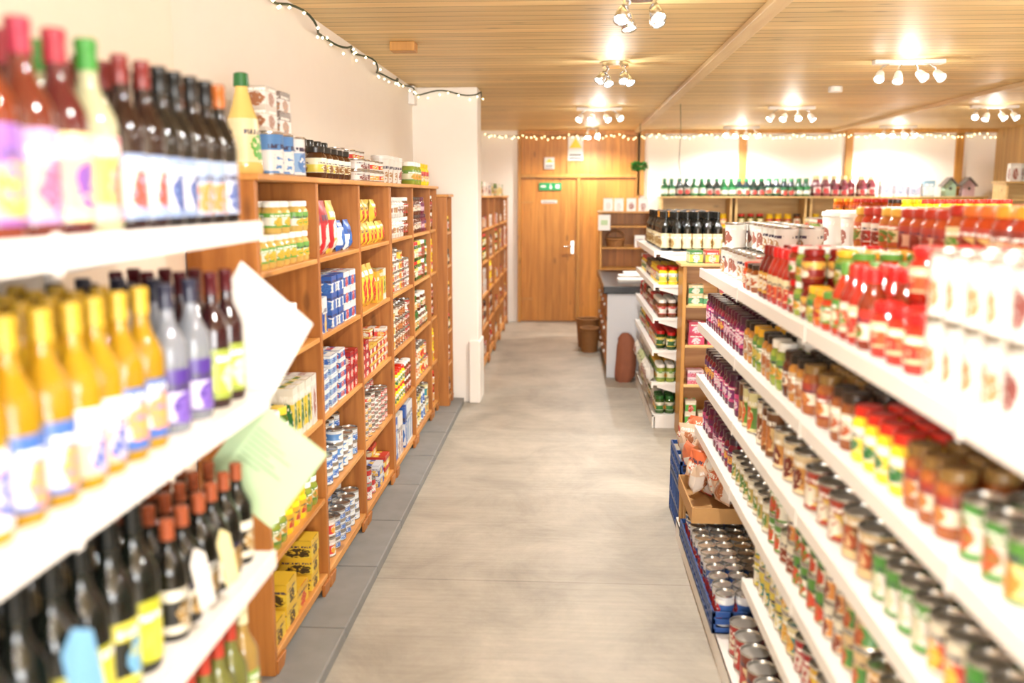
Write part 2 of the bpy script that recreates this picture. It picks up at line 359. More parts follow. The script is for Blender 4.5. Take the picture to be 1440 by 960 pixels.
build('door_frame_trim',[(-.665,-.62,f-.04,f+.06,0,H,0),(.9,.95,f-.04,f+.06,0,H,0),(-.62,.9,f-.04,f+.06,DH+.005,DH+.05,0),(.125,.165,f-.03,f+.06,0,DH+.005,0),(-.62,.9,f-.0,f+.05,DH+.05,H,1),(-.01,.03,f-.02,f,DH+.05,H,0)],[M_frame,M_door],bevel=.004)
def door(name,x0,x1,hx):
    e=empty(name,(x0,f,0))
    par(build('leaf',[(x0,x1,f+.0,f+.045,.012,DH,0)],[M_door],bevel=.003),e)
    if hx:
        par(build('handle_plate',[(hx-.02,hx+.02,f-.008,f,.93,1.1,0)],[M_chrome],bevel=.003),e)
        par(tube('handle_lever',[(hx,f-.005,1.03),(hx,f-.05,1.03),(hx-.11,f-.052,1.03)],.009,M_chrome),e)
        par(build('hinges',[(x0,x0+.16,f-.006,f,z,z+.03,0) for z in(.3,1.6)],[M_frame]),e)
door('door_1',-.618,.123,.07)
door('door_2',.167,.898,None)
e=empty('exit_sign',(-.24,f-.02,1.77))
par(build('panel',[(-.38,-.08,f-.02,f-.004,1.77,1.87,0)],[M_signg],bevel=.003),e)
par(build('pictogram',[(-.36,-.29,f-.023,f-.02,1.81,1.835,0),(-.24,-.21,f-.023,f-.02,1.79,1.83,0),(-.235,-.22,f-.023,f-.02,1.835,1.85,0),(-.16,-.11,f-.023,f-.02,1.795,1.845,0)],[M_paper]),e)
build('door_notice',[(-.35,-.14,f-.006,f-.001,1.60,1.64,0),(-.33,-.16,f-.008,f-.006,1.614,1.624,1)],[M_paper,M_dark])
def warn(x0,x1,z0,z1):
    w=x1-x0;cx=(x0+x1)/2;zm=z0+(z1-z0)*.45
    build('warning_notice',[(x0,x1,f-.026,f-.021,z0,z1,0),(x0+w*.1,x1-w*.1,f-.029,f-.026,z0+w*.1,z0+w*.2,1),(x0+w*.1,x1-w*.1,f-.029,f-.026,z0+w*.3,z0+w*.4,1)],[M_paper,M_dark,M_yel],
      prisms=[([(cx-w*.42,f-.032,zm+.02),(cx+w*.42,f-.032,zm+.02),(cx,f-.032,z1-.02)],(0,.004,0),2)])
warn(-.31,-.18,2.05,2.2); warn(-.0,.2,2.16,2.47)
# ================================================================ WOODEN SHELVES LEFT
ups=[2.95,3.68,4.43,5.19,5.94,6.69,7.02]
lev=[.12,.45,.79,1.13,1.45]
TOP=1.77; XF=-1.0; XBk=-1.232
def bookcase(name,xf,xb,ys,levs,top,z0,back=True):
    B=[];PR=[]
    for i,y in enumerate(ys):
        B.append((xb,xf+.004,y-.014,y+.014,z0,top-.02,1))
    for a,b in zip(ys[:-1],ys[1:]):
        for z in levs: B.append((xb,xf,a+.014,b-.014,z-.02,z,0))
        B.append((xf-.018,xf-.004,a+.014,b-.014,z0+.03,levs[0]-.02,0))
        for y in(a,b-.10):
            PR.append(([(xf-.004,y,z0),(xf-.004,y+.07,z0),(xf-.004,y+.10,z0+.045),(xf-.004,y,z0+.05)],(.014,0,0),1))
    B.append((xb,xf+.02,ys[0]-.018,ys[-1]+.018,top-.02,top,0))
    if back: B.append((xb-.004,xb+.006,ys[0],ys[-1],z0,top-.02,2))
    return build(name,B,[M_shY,M_shZ,M_back],bevel=.003,prisms=PR)
bookcase('wooden_shelving_unit',XF,XBk,ups[:4],lev,TOP,.05)
bookcase('wooden_shelving_unit',XF,XBk,[y+.04 for y in ups[3:]],lev,TOP,.05)
bookcase('wooden_shelving_unit',-.93,-1.2,[7.14,7.42],[.12,.38,.64,.9,1.16,1.42],1.71,.05)
al=[7.95,8.7,9.45,10.2,10.95,11.7,12.4]
bookcase('wooden_shelving_unit',-.8,-1.14,al,[.1,.42,.74,1.06,1.38],1.7,0)
# palettes
GREENJAR=[P('#F4F4E8','#3F9A4A','#F08A2E','#D7B86A','#F0C050'),P('#F6F2E2','#6DB045','#F4C030','#C9A85A','#F2F0E8')]
OLIVE=[P('#E8E6C0','#6E9A3A','#E8A030','#8C9A3A','#EFEDE6'),P('#F4F0D8','#4A8A3A','#D8C050','#7E8A30','#E8B030')]
RED=[P('#D8202A','#B8141E','#F4E6DA','#A01018','#C81E24'),P('#E43A34','#F6F0E8','#F0B030','#A82018','#D8262A'),P('#C81E28','#F2C030','#F6F0E8','#9A1A10','#C0201E')]
BLUE=[P('#2E5CB4','#E8EEF6','#F2C23A','#2E5CB4','#D8302E'),P('#F2F4F8','#2A62C0','#3A7AD0','#2E5CB4','#F0F0F0'),P('#3A6EC4','#F4F4F4','#D8404A','#2E5CB4','#F0F0F0')]
LBLUE=[P('#8FB8E6','#F2F6FA','#3A6EC4','#8FB8E6','#DDE6F0'),P('#5C94D4','#E8F0F8','#F0F0E8','#5C94D4','#DDE6F0')]
YEL=[P('#F6D22A','#E8B41C','#D8342A','#F6D22A','#E8C020'),P('#F8DC3C','#F4F0E0','#2E7A3A','#F6D22A','#D83020'),P('#F4C820','#D83A28','#F8F0C8','#F6D22A','#E8C020')]
YBX=[P('#F4C81C','#E8B40C','#D8342A'),P('#F6D430','#F2C418','#4A3A20'),P('#F4C81C','#F6D83A','#D8342A')]
MAG=[P('#B02468','#7A1A52','#F0C8D8','#6A1430','#5A1636'),P('#8A2A7A','#E04A8A','#F4E0E8','#5A1440','#4A2438'),P('#C02E5A','#5A2260','#F4B040','#7A1A30','#3E2430')]
CREAM=[P('#F4ECDA','#E8DCC0','#C05A2E','#8A4A20','#3A2A20'),P('#F2E6CC','#A83A24','#D88A40','#9A5424','#8A6A3A'),P('#EFE6D4','#7A5030','#C87A40','#7A3E1C','#C8B070')]
WHITE=[P('#EFEBE6','#F0ECE4','#A86454','#D0CCC4','#DCD8D2'),P('#F0ECE6','#E6E0D8','#8A4A44','#D0CCC4','#DCD8D2'),P('#EFEBE4','#EDEAE2','#B88A5A','#D0CCC4','#DCD8D2')]
TIN=[P('#6FA03C','#F4F0DC','#E8832E'),P('#F2EEDC','#5A9A3A','#D84A2E'),P('#E8A83A','#F4EEDA','#B8402A'),P('#F4F0E4','#C83A2E','#5A9A3A')]
TIN2=[P('#3A9AA0','#F4E6A8','#F0B030'),P('#2E8A8A','#E8D040','#F4F0E0'),P('#3E78B8','#F4F0E0','#E8A03A')]
TOM=[P('#E4602A','#F2E2B0','#C8201A','#A8281A','#C81E1E'),P('#D84A22','#5A9A3A','#F4E8C8','#B03214','#5A8A3A'),P('#F2B43A','#D85020','#E8E0C8','#B84A1A','#C8301E'),P('#E86A4A','#F4E4C8','#6A9A2A','#982418','#A82A1E'),P('#8A1A14','#E8B040','#F4E8D0','#6A1410','#7A1A14'),P('#F0C83A','#E87A2A','#B8201A','#C85A1A','#E8A030'),P('#F2EAD8','#C83020','#5A9A3A','#7A2A12','#C81E1E')]
BROWN=[P('#F0E6D0','#7A4424','#C87A3A','#4A2410','#E8E4DC'),P('#C87A3A','#5A2A14','#F4E8D0','#5A2A10','#3A2418'),P('#F4EEE4','#C23A2E','#8A5A34','#6A3A1A','#F0ECE4')]
GRN=[P('#3A8A3E','#F4F0D8','#F0B030','#3A5A22','#2E6A2E'),P('#5AA446','#F8F4E8','#D8302A','#4A6A20','#F0D040'),P('#2E6A3A','#F0D84A','#F4F0E0','#2E4A20','#C8201E')]
def cell(b,l,kind,dims,rows,stack,pals,obj=None,**k):
    nm={'can':'canned_food','jar':'jarred_food','box':'boxed_food','bag':'bagged_food','tub':'food_tubs','sauce':'sauce_bottles','squeeze':'dressing_bottles','wine':'wine_bottles'}[kind]
    y0=k.pop('ya',0)*(ups[b+1]-ups[b]-.07)+ups[b]+.03+(.0 if b<3 else .04); ln=((ups[b+1]-ups[b])-.07)*k.pop('fr',1)
    fill((obj or nm),kind,dims,(XF-.012,y0,lev[l] if l<5 else TOP),ln,'L',rows,stack,pals,**k)
cell(0,4,'jar',(.036,.115),2,2,GREENJAR,seg=18); cell(0,3,'jar',(.042,.17),2,1,OLIVE,seg=18,fr=.75); cell(0,2,'jar',(.035,.15),2,1,GRN+OLIVE,seg=16,fr=.45);cell(0,2,'box',(.07,.06,.2),2,1,[YEL[1],WHITE[0],YEL[0]],ya=.5,fr=.5); cell(0,1,'jar',(.036,.12),2,2,OLIVE+YEL[:1]); cell(0,0,'box',(.13,.15,.085),1,2,YBX,run=2,drop=.5,fr=.7);cell(0,0,'box',(.11,.15,.07),1,3,YBX,run=2,drop=.4,ya=.7,fr=.3)
cell(1,4,'bag',(.11,.07,.23),2,1,RED,seg=8,run=2,fr=.6); cell(1,4,'bag',(.09,.06,.14),2,1,BLUE+RED,seg=8,run=1,fr=.4,ya=.6)
cell(1,3,'box',(.06,.07,.15),2,1,[BLUE[0],P('#E070A0','#F4D8E4','#C83A6A'),BLUE[2]],run=1,fr=.3);cell(1,3,'box',(.1,.07,.075),2,3,BLUE,run=2,fr=.7,ya=.3); cell(1,2,'box',(.11,.07,.045),2,5,LBLUE+BLUE[1:],run=2,fr=.65); cell(1,2,'box',(.07,.07,.06),2,3,RED,run=1,fr=.35,ya=.65); cell(1,1,'can',(.043,.068),2,3,LBLUE,seg=18,drop=.35); cell(1,0,'can',(.038,.09),2,2,[RED[1],LBLUE[0]],seg=18,fr=.3);cell(1,0,'can',(.043,.05),2,4,LBLUE+[P('#A8B0BC','#3A5A9A','#F0F0F0')],seg=18,ya=.3,fr=.7,drop=.3)
cell(2,4,'bag',(.09,.05,.115),2,2,YBX,drop=.3,seg=8); cell(2,3,'bag',(.1,.07,.22),2,1,YBX+YEL[:1],run=4,fr=.6);cell(2,3,'box',(.07,.07,.17),2,1,YEL,run=1,fr=.4,ya=.6); cell(2,2,'box',(.09,.06,.045),2,4,RED,run=2,drop=.4); cell(2,1,'can',(.04,.045),2,5,RED+[WHITE[0]],drop=.4); cell(2,0,'can',(.043,.085),2,2,[P('#B8BEC8','#8A94A8','#F0F0F0'),P('#D0D0D0','#D8302A','#F0F0F0')],fr=.5)
cell(2,0,'box',(.12,.07,.06),2,3,[RED[2],YEL[2],BLUE[0]],run=1,ya=.5,fr=.5,drop=.3)
cell(3,4,'jar',(.038,.12),2,2,BROWN+WHITE,run=2); cell(3,3,'can',(.037,.06),2,4,WHITE+YEL[:1]+BROWN,run=1,drop=.3); cell(3,2,'can',(.037,.085),2,3,BROWN+GRN,run=2,drop=.3); cell(3,1,'jar',(.036,.1),2,2,BROWN+YEL); cell(3,0,'box',(.07,.12,.26),1,1,[BLUE[1],LBLUE[1],WHITE[0]],run=2)
cell(4,4,'jar',(.036,.12),2,2,BROWN+MAG,run=2); cell(4,3,'jar',(.036,.13),2,2,GRN+BROWN,run=2); cell(4,2,'jar',(.036,.12),2,2,GRN+TIN,run=2); cell(4,1,'can',(.037,.108),2,2,YEL+TIN,run=2); cell(4,0,'can',(.037,.108),2,2,TIN2+LBLUE,run=2)
for l in range(5): cell(5,l,'jar',(.036,.125),2,2,GRN+YEL+RED+BROWN,run=2,fr=.9)
pal0=P('#F4E6B0','#F6E8B8','#E8A03A','#DCC070','#2E6A3A'); pal0=((*pal0[0][:3],.3),)+pal0[1:2]+(lin('#5AA446'),)+pal0[3:]
put('dressing_bottle|x',tpl('squeeze',(.062,.33),24),(-1.08,3.09,TOP),math.pi/2,pal0)
fill('food_tins','can',(.052,.15),(-1.0,3.2,TOP),.42,'L',2,1,[P('#F4F4F2','#5C94D4','#F4F4F2'),P('#8FB8E6','#F4F4F4','#5A8AC8')],seg=24,run=2,drop=0)
fill('boxed_food','box',(.12,.1,.075),(-1.03,3.16,TOP+.15),.34,'L',1,2,[P('#F0ECE6','#D8CCBE','#A86A44'),P('#EFEAE6','#8A7A70','#C08A60')],run=1,drop=.3)
fill('jarred_food','jar',(.045,.13),(-1.0,3.8,TOP),.55,'L',1,1,[P('#E8D84A','#F4F0D0','#8A5A24','#4A2A12','#2A2622')],seg=20,drop=0)
fill('jarred_food','jar',(.045,.17),(-1.1,3.9,TOP),.45,'L',1,1,[P('#E8D84A','#F4F0D0','#8A5A24','#5A2A12','#2A2622')],seg=20,drop=0)
fill('canned_food','can',(.05,.055),(-1.0,4.55,TOP),.58,'L',2,3,[RED[1],WHITE[1],RED[1]],drop=.6,run=1)
fill('food_tubs','tub',(.055,.16),(-1.02,5.3,TOP),.55,'L',1,1,[WHITE[0],WHITE[2]])
fill('jarred_food','jar',(.05,.15),(-1.0,6.1,TOP),.8,'L',2,1,OLIVE+YEL)
for z in[.12,.38,.64,.9,1.16,1.42]: fill('jarred_food','jar',(.03,.12),(-.94,7.16,z),.25,'L',3,1,GRN+RED+BROWN,run=1)
for b in range(6):
    for z in[.1,.42,.74,1.06,1.38]:
        k=random.choice(['can','jar','box','box']); d={'can':(.037,.11),'jar':(.036,.13),'box':(.08,.08,.12)}[k]
        fill({'can':'canned_food','jar':'jarred_food','box':'boxed_food'}[k],k,d,(-.82,al[b]+.02,z),.7,'L',2,random.choice([1,2]),random.choice([RED+BROWN,YEL+BROWN,WHITE+RED,BROWN,GRN+RED]),seg=10)
    fill('boxed_food','box',(.09,.08,.14),(-.85,al[b]+.03,1.7),.65,'L',1,1,[WHITE[0],YEL[1],OLIVE[0]],seg=10,drop=.5)
# ================================================================ WHITE GONDOLAS
def gondola(name,xf,xc,y0,y1,levels,z_top_post,sgn,lip=.042,base_x=None,both=False,skip=None):
    B=[];PR=[]
    def side(xf,s):
        for z in levels:
            ya,yb=(y0,y1)
            if skip and abs(z-skip[0])<.001: yb=skip[1]
            a,b=sorted((xf,xc-s*.01)); B.append((a,b,ya,yb,z-.018,z,0))
            a,b=sorted((xf-s*.012,xf)); B.append((a,b,ya,yb,z-lip+.004,z+.004,0))
            y=ya
            while y<=yb+.001:
                yy=min(max(y,ya+.004),yb-.008)
                PR.append(([(xf+s*.03,yy,z-.018),(xc,yy,z-.018),(xc,yy,z-.12),(xc-s*.02,yy,z-.12),(xf+s*.03,yy,z-.035)],(0,.004,0),0))
                y+=(yb-ya)/max(1,round((yb-ya)/1.0))
            for q in range(1,int(round((yb-ya)/1.0))):
                yq=ya+q*(yb-ya)/round((yb-ya)); a,b=sorted((xf-s*.0135,xf-s*.012)); B.append((a,b,yq-.01,yq+.01,z-lip-.004,z+.01,0))
    side(xf,sgn)
    if both: side(2*xc-xf,-sgn)
    B.append((xc-.006,xc+.006,y0+.02,y1-.02,.1,z_top_post-.02,1))
    n=max(1,round((y1-y0)/1.0))
    for i in range(n+1):
        y=y0+(y1-y0)*i/n; y=min(max(y,y0+.02),y1-.02); B.append((xc-.02,xc+.02,y-.02,y+.02,0,z_top_post,0))
    bx=base_x if base_x is not None else xf
    a,b=sorted((bx,2*xc-xf if both else xc)); B.append((a,b,y0,y1,.085,.1,0)); 
    a2,b2=sorted((bx,bx+sgn*.012)); B.append((a2,b2,y0,y1,.0,.103,0))
    B.append((a+.02,b-.02,y0,y0+.012,0,.085,0)); B.append((a+.02,b-.02,y1-.012,y1,0,.085,0))
    return build(name,B,[M_white,M_whiteb],bevel=.002,prisms=PR)
LT=1.64
gondola('white_shelving_unit',-.70,-1.19,-.5,2.07,[.47,.86,1.25,LT],1.76,-1)
def row(obj,kind,dims,x,y0,y1,z,rows,pals,run=1,seg=24,stack=1,drop=0): fill(obj,kind,dims,(x,y0,z),y1-y0,'L',rows,stack,pals,run=run,seg=seg,drop=drop)
cord=[P('#F4A08A','#8A5AB4','#F4B040','#6A2A14','#D0581A'),P('#F29A8A','#F4D8A0','#7A4AA0','#4A1618','#8C2030'),P('#F2C24A','#F4A0A8','#E87A5A','#98987A','#D8C060'),P('#F4B09A','#B894C8','#C05A80','#5A2418','#8C2038')]
row('cordial_bottles','cordial',(.039,.305),-.72,.35,1.13,LT,3,cord)
for i,c in enumerate((0,3,1,2)):
    for r in range(3):
        pp=cord[c]; pp=((*pp[0][:3],.35+.2*i),)+pp[1:4]+((lin('#2E7428'),) if c==2 else pp[4:5])
        put('cordial_bottles|hero',tpl('cordial',(.041,.305),28),(-.765-r*.084,1.2+i*.092,LT),math.pi/2+.1*i,pp)
row('wine_bottles','gwine',(.034,.295),-.72,1.54,2.05,LT,4,[P('#E6E4EA','#8AA0C8','#3A5090','#0E0E0F','#161614'),P('#EFE4DC','#9AB0D0','#E88A3A','#120A0A','#1A1816'),P('#E6E4EA','#B0BCD8','#4A60A0','#0E0E0F','#A85C26'),P('#EFE8DC','#90A8D0','#C04A3A','#1E0A0A','#6A2420')],run=2)
row('oil_bottles','oil',(.037,.29),-.72,.35,1.64,1.25,4,[P('#EEEAE6','#3A68B8','#F09A50','#D8A824','#B8942C'),P('#F0B49A','#E8E4EE','#5A6AB8','#DCB028','#B8942C'),P('#EFEBE6','#3060B0','#F4C830','#D4A41C','#B89028')],run=2)
row('spirit_bottles','oil',(.036,.285),-.72,1.65,1.87,1.25,4,[P('#D4CEE4','#4A2A8A','#7A5AB8','#A8ACB4','#2A2A3A')],run=4)
row('wine_bottles','gwine',(.034,.29),-.72,1.88,2.05,1.25,4,[P('#C8D83A','#98A83A','#E8E8C0','#2A0C10','#4A1016'),P('#C8D83A','#E8E8C0','#98A83A','#1E120C','#141412')],run=2)
row('wine_bottles','gwine',(.04,.31),-.72,.7,1.56,.86,4,[P('#DCD820','#B8B818','#E0D840','#0C100C','#0E100E'),P('#1A1E16','#D8D040','#6AA8D0','#0C100C','#0E100E'),P('#DCD820','#D8D440','#8A9A20','#0C100C','#101210')],run=1)
row('sparkling_wine_bottles','gwine',(.033,.235),-.72,1.6,2.05,.86,5,[P('#1A1812','#E8E0C8','#B08A4A','#12110D','#8E4628'),P('#E8E0CC','#1A1812','#B08A4A','#12110D','#8E4628')],run=1)
row('wine_bottles','gwine',(.036,.28),-.72,1.2,2.05,.47,4,[P('#F0E8B8','#E8D890','#6A8A3A','#988A40','#C8B880'),P('#F4ECC8','#C8D060','#D88A3A','#6A6A34','#A83828'),P('#F0E8C8','#8AB04A','#E8A040','#987A40','#D0C8A0')],run=1)
row('wine_bottles','gwine',(.036,.28),-.72,1.0,2.05,.1,3,[P('#F0E8C8','#8AB04A','#E8A040','#5A6A2A','#E0D8B0')],run=2)
def card(name,pts,mat,y,lines=False):
    pr=[([(p[0],y+(p[1]-1.2)*.05,p[1]) for p in pts],(0,.003,0),0)]
    if lines:
        c0=Vector(pts[0]);e1=Vector(pts[1])-c0;e2=Vector(pts[3])-c0
        for k in range(7):
            a=.22+k*.06;b0=.2;b1=.5+.25*((k*7)%3)/2
            q=[c0+e1*b0+e2*a,c0+e1*b1+e2*a,c0+e1*b1+e2*(a+.012),c0+e1*b0+e2*(a+.012)]
            pr.append(([(w.x,y-.002+(w.y-1.2)*.05,w.y) for w in q],(0,.0015,0),1))
    return build(name,[],[mat,M_text],prisms=pr)
card('hanging_shelf_card',[(-.755,1.55),(-.59,1.405),(-.71,1.20),(-.875,1.345)],M_paper,2.09)
card('hanging_shelf_card',[(-.73,1.225),(-.562,1.095),(-.70,.912),(-.868,1.042)],M_green,2.095,True)
def ntag(x,y,z,mat,s=1):
    e=empty('bottle_neck_tag',(x,y,z))
    par(build('tag',[],[mat],prisms=[([(x+.02,y-.03*s,z-.1*s),(x+.022,y+.035*s,z-.11*s),(x+.006,y+.03*s,z-.01),(x,y+.0,z+.01),(x+.004,y-.03*s,z-.01)],(.002,0,0),0)]),e)
    par(tube('string',[(x,y,z+.005),(x-.02,y,z+.03),(x-.035,y+.01,z+.035)],.0015,M_dark),e)
ntag(-.70,1.63,1.03,M_paper);ntag(-.70,1.76,1.02,simple('tag_cream','#D8CC98',.6));ntag(-.70,1.20,1.08,simple('tag_blue','#6C9EC2',.6),1.3)
# right foreground
RL=[.34,.576,.836,1.09,1.352]
gondola('white_shelving_unit',.65,1.12,-.5,4.5,RL,1.36,1,base_x=.56,both=True,skip=(.34,3.2))
def rr(obj,kind,dims,x,y0,y1,z,rows,stack,pals,**k): fill(obj,kind,dims,(x,y0,z),y1-y0,'R',rows,stack,pals,**k)
XR0=.665
rr('canned_food','can',(.038,.125),XR0,.5,1.78,1.352,4,2,WHITE,seg=24,run=4,drop=.05)
rr('jarred_food','jar',(.037,.12),XR0,1.8,2.1,1.352,4,2,[TOM[0],TOM[1],TOM[2],TOM[5]],seg=22,run=2,drop=.3)
rr('sauce_bottles','sauce',(.034,.185),XR0,2.11,2.4,1.352,4,1,TOM,seg=22,run=1,drop=0)
rr('jarred_food','jar',(.034,.1),XR0,2.42,2.86,1.352,4,2,TOM+OLIVE,seg=22,run=1,drop=.4)
rr('sauce_bottles','sauce',(.032,.18),XR0,2.87,3.3,1.352,4,1,[TOM[0],TOM[3],TOM[4],TOM[6]],seg=22,run=2,drop=.05)
rr('jarred_food','jar',(.034,.1),XR0,3.3,3.6,1.352,5,1,TOM+CREAM,seg=18)
rr('canned_food','can',(.048,.115),.70,3.62,4.35,1.352,3,2,WHITE,seg=20,run=3,drop=.4)
build('raised_display_shelf',[(1.0,1.5,.3,3.5,1.50,1.515,0),(1.0,1.5,.3,.315,1.356,1.5,0),(1.0,1.5,1.9,1.915,1.356,1.5,0),(1.0,1.5,3.485,3.5,1.356,1.5,0)],[M_white],bevel=.002)
rr('jarred_food','jar',(.043,.16),1.01,.35,2.6,1.516,5,1,[P('#D8602A','#8A2A1A','#F4E0B0','#9A3018','#D8862A'),P('#E0B060','#B83A28','#8A2A14','#A83A14','#C8642A'),P('#B8302A','#F0D8A0','#6A9A3A','#A84A20','#A82A1E'),P('#C84A2A','#E8C890','#F0A040','#8A2A14','#D8802A'),P('#5A8A3A','#F0D8A0','#D8602A','#8A4A20','#E0B040')],seg=20,run=2)
rr('jarred_food','jar',(.04,.145),1.01,2.6,3.4,1.516,5,1,[P('#C83A2E','#F0E0D0','#8A2A14','#A8301C','#A8342A'),P('#E8B090','#B83A28','#8A2A14','#B04A24','#A8301E'),P('#F0D8A0','#C85A28','#6A8A34','#B06A34','#D8A84A')],seg=18,run=2)
rr('food_tubs','tub',(.06,.14),1.05,3.6,4.4,1.356,4,2,WHITE+[P('#F4E8C8','#F0E8D8','#E0B060','#F0E0C0','#F4F0EA')],seg=16,drop=.4)
def lvl(z,segs,h=None):
    for (y0,y1,kind,dims,rows,stack,pals,run) in segs:
        nm={'can':'canned_food','jar':'jarred_food','sauce':'sauce_bottles','bag':'bagged_food'}[kind]
        rr(nm,kind,dims,XR0,y0,y1,z,rows,stack,pals,seg=20,run=run)
C1=(.037,.108)
BLK=[P('#F0EADC','#C8B090','#B86A34','#B0762E','#2A221C'),P('#EEE6D4','#7A5030','#C87A40','#8A4A1C','#2A221C')]
WG=[P('#E8E4DC','#5AA046','#D8D0B0'),P('#EFEBDD','#4A9A3A','#C05A2E'),P('#F2EEE0','#8A6A4A','#5A9A3A'),P('#F0DC90','#5A9A3A','#E8832E')]
lvl(1.09,[(3.55,4.47,'jar',(.034,.15),3,1,MAG,2),(2.9,3.52,'jar',(.036,.15),3,1,BLK+OLIVE,2),(2.2,2.88,'jar',(.036,.14),4,1,CREAM+BROWN+BLK,2),(1.6,2.18,'jar',(.037,.13),4,1,CREAM+YEL[:2],3),(.9,1.58,'can',(.037,.11),5,1,WG,3),(.3,.88,'can',(.037,.11),4,1,[TIN[1]],3)])
lvl(.836,[(3.6,4.47,'jar',(.034,.14),3,1,MAG,2),(3.0,3.58,'can',(.038,.16),3,1,[P('#E8C88A','#7A4A24','#C87A3A'),P('#E8B860','#F4E8D0','#8A4A24'),P('#6A9A3A','#E8E0A0','#D8602A')],2),(2.6,2.98,'can',(.05,.13),3,1,[P('#E4B070','#A83A24','#F0D8A8'),P('#E0A050','#F0D8A8','#7A2A1A')],2),(2.0,2.58,'can',(.05,.12),4,1,[P('#E89A4A','#F0D8B0','#8A3A20'),P('#8A5A34','#E8C890','#C05A2E'),P('#F0C860','#B8402A','#F4E8D0')],2),(1.2,1.98,'can',(.037,.11),5,1,WG+[P('#D84A3A','#F0E8D0','#F0B030'),P('#F0D8A0','#5A8A3A','#C86A2E')],2),(.3,1.18,'can',C1,4,1,[TIN[1],P('#EEEEEA','#58A848','#F4F4F0')],4)])
lvl(.576,[(3.7,4.47,'jar',(.034,.14),3,1,MAG,2),(3.0,3.68,'can',(.037,.11),4,1,[P('#C8B060','#F0E8D0','#5A8A3A'),P('#6A8A3A','#F0E8D0','#C87A3A')],2),(2.0,2.98,'can',(.037,.1),5,2,[P('#E89A4A','#F0E8D0','#8A3A20'),P('#5A9A4A','#E8C890','#C05A2E'),P('#F2EEDC','#5A9A3A','#D84A2E'),YEL[0]],2),(1.2,1.98,'can',C1,5,1,TIN+TOM,2),(.3,1.18,'can',C1,4,1,TIN,4)])
lvl(.34,[(2.6,3.18,'can',(.037,.1),4,2,TIN2,2),(1.8,2.58,'can',C1,5,1,TIN2+YEL+RED,2),(1.0,1.78,'can',C1,5,1,TOM+TIN,2)])
fill('canned_food','can',(.05,.12),(.58,2.3,.103),.85,'R',4,1,[P('#C8342A','#B8241E','#F4E8D0'),P('#E8D0A0','#8A3A24','#C8402E')],seg=24,run=3)
fill('canned_food','can',(.038,.1),(.58,1.2,.103),1.05,'R',5,1,[P('#B8201E','#E8B030','#F4E8D0'),P('#F2E8E0','#C8302A','#3A6AB0')],seg=20,run=3)
fill('canned_food','can',(.037,.13),(.56,3.26,.1+.012),.95,'R',6,1,[P('#E8E8EA','#2A5AA8','#C8302A'),P('#3A6AB8','#E8E8EA','#D8302A')],seg=20,run=2,drop=0)
def crate(name,x0,x1,y0,y1,z0,h,mat=M_blue):
    B=[(x0,x1,y0,y1,z0,z0+.008,0)]
    for zz in(z0,z0+h*.42,z0+h-.022):
        B+=[(x0,x0+.008,y0,y1,zz,zz+.022,0),(x1-.008,x1,y0,y1,zz,zz+.022,0),(x0,x1,y0,y0+.008,zz,zz+.022,0),(x0,x1,y1-.008,y1,zz,zz+.022,0)]
    n=int((y1-y0)/.06)
    for i in range(n+1):
        y=y0+(y1-y0-.014)*i/n; B+=[(x0,x0+.008,y,y+.014,z0,z0+h,0),(x1-.008,x1,y,y+.014,z0,z0+h,0)]
    n=int((x1-x0)/.06)
    for i in range(n+1):
        x=x0+(x1-x0-.014)*i/n; B+=[(x,x+.014,y0,y0+.008,z0,z0+h,0),(x,x+.014,y1-.008,y1,z0,z0+h,0)]
    return build(name,B,[mat],bevel=.0015)
crate('blue_plastic_crate',.545,1.08,3.24,4.24,.104,.085)
crate('blue_plastic_crate',.575,1.0,4.52,4.95,.0,.24)
crate('blue_plastic_crate',.575,1.0,4.52,4.95,.245,.14)
build('cardboard_tray',[(.56,.95,3.95,4.45,.27,.276,0),(.56,.566,3.95,4.45,.276,.34,0),(.944,.95,3.95,4.45,.276,.34,0),(.566,.944,3.95,3.956,.276,.34,0),(.566,.944,4.444,4.45,.276,.34,0)]+[(x,x+.02,y,y+.02,.105,.27,0) for x in(.565,.92) for y in(4.26,4.42)],[M_card])
sn=[P('#F0C8A8','#E8703A','#F4F0E8'),P('#F4E4D4','#D8402E','#F0B060'),P('#F2D4B0','#E89050','#F8F4EC'),P('#F6F0EA','#E87A4A','#D83A38'),P('#F4E8DC','#F0D0B0','#C87A4A')]
for i in range(56):
    pl=random.choice(sn); pl=((*pl[0][:3],random.random()),)+pl[1:]
    xx=random.uniform(.60,.86);yy=random.uniform(3.99,4.9);zz=.285 if yy<4.46 else .26
    put('snack_bags|RG',tpl('bag',(.12,.08,.13),8),(xx,yy,zz+random.choice([0,.05,.1,.14])),random.uniform(-2.2,-.4),pl,tilt=random.uniform(-.6,.4))
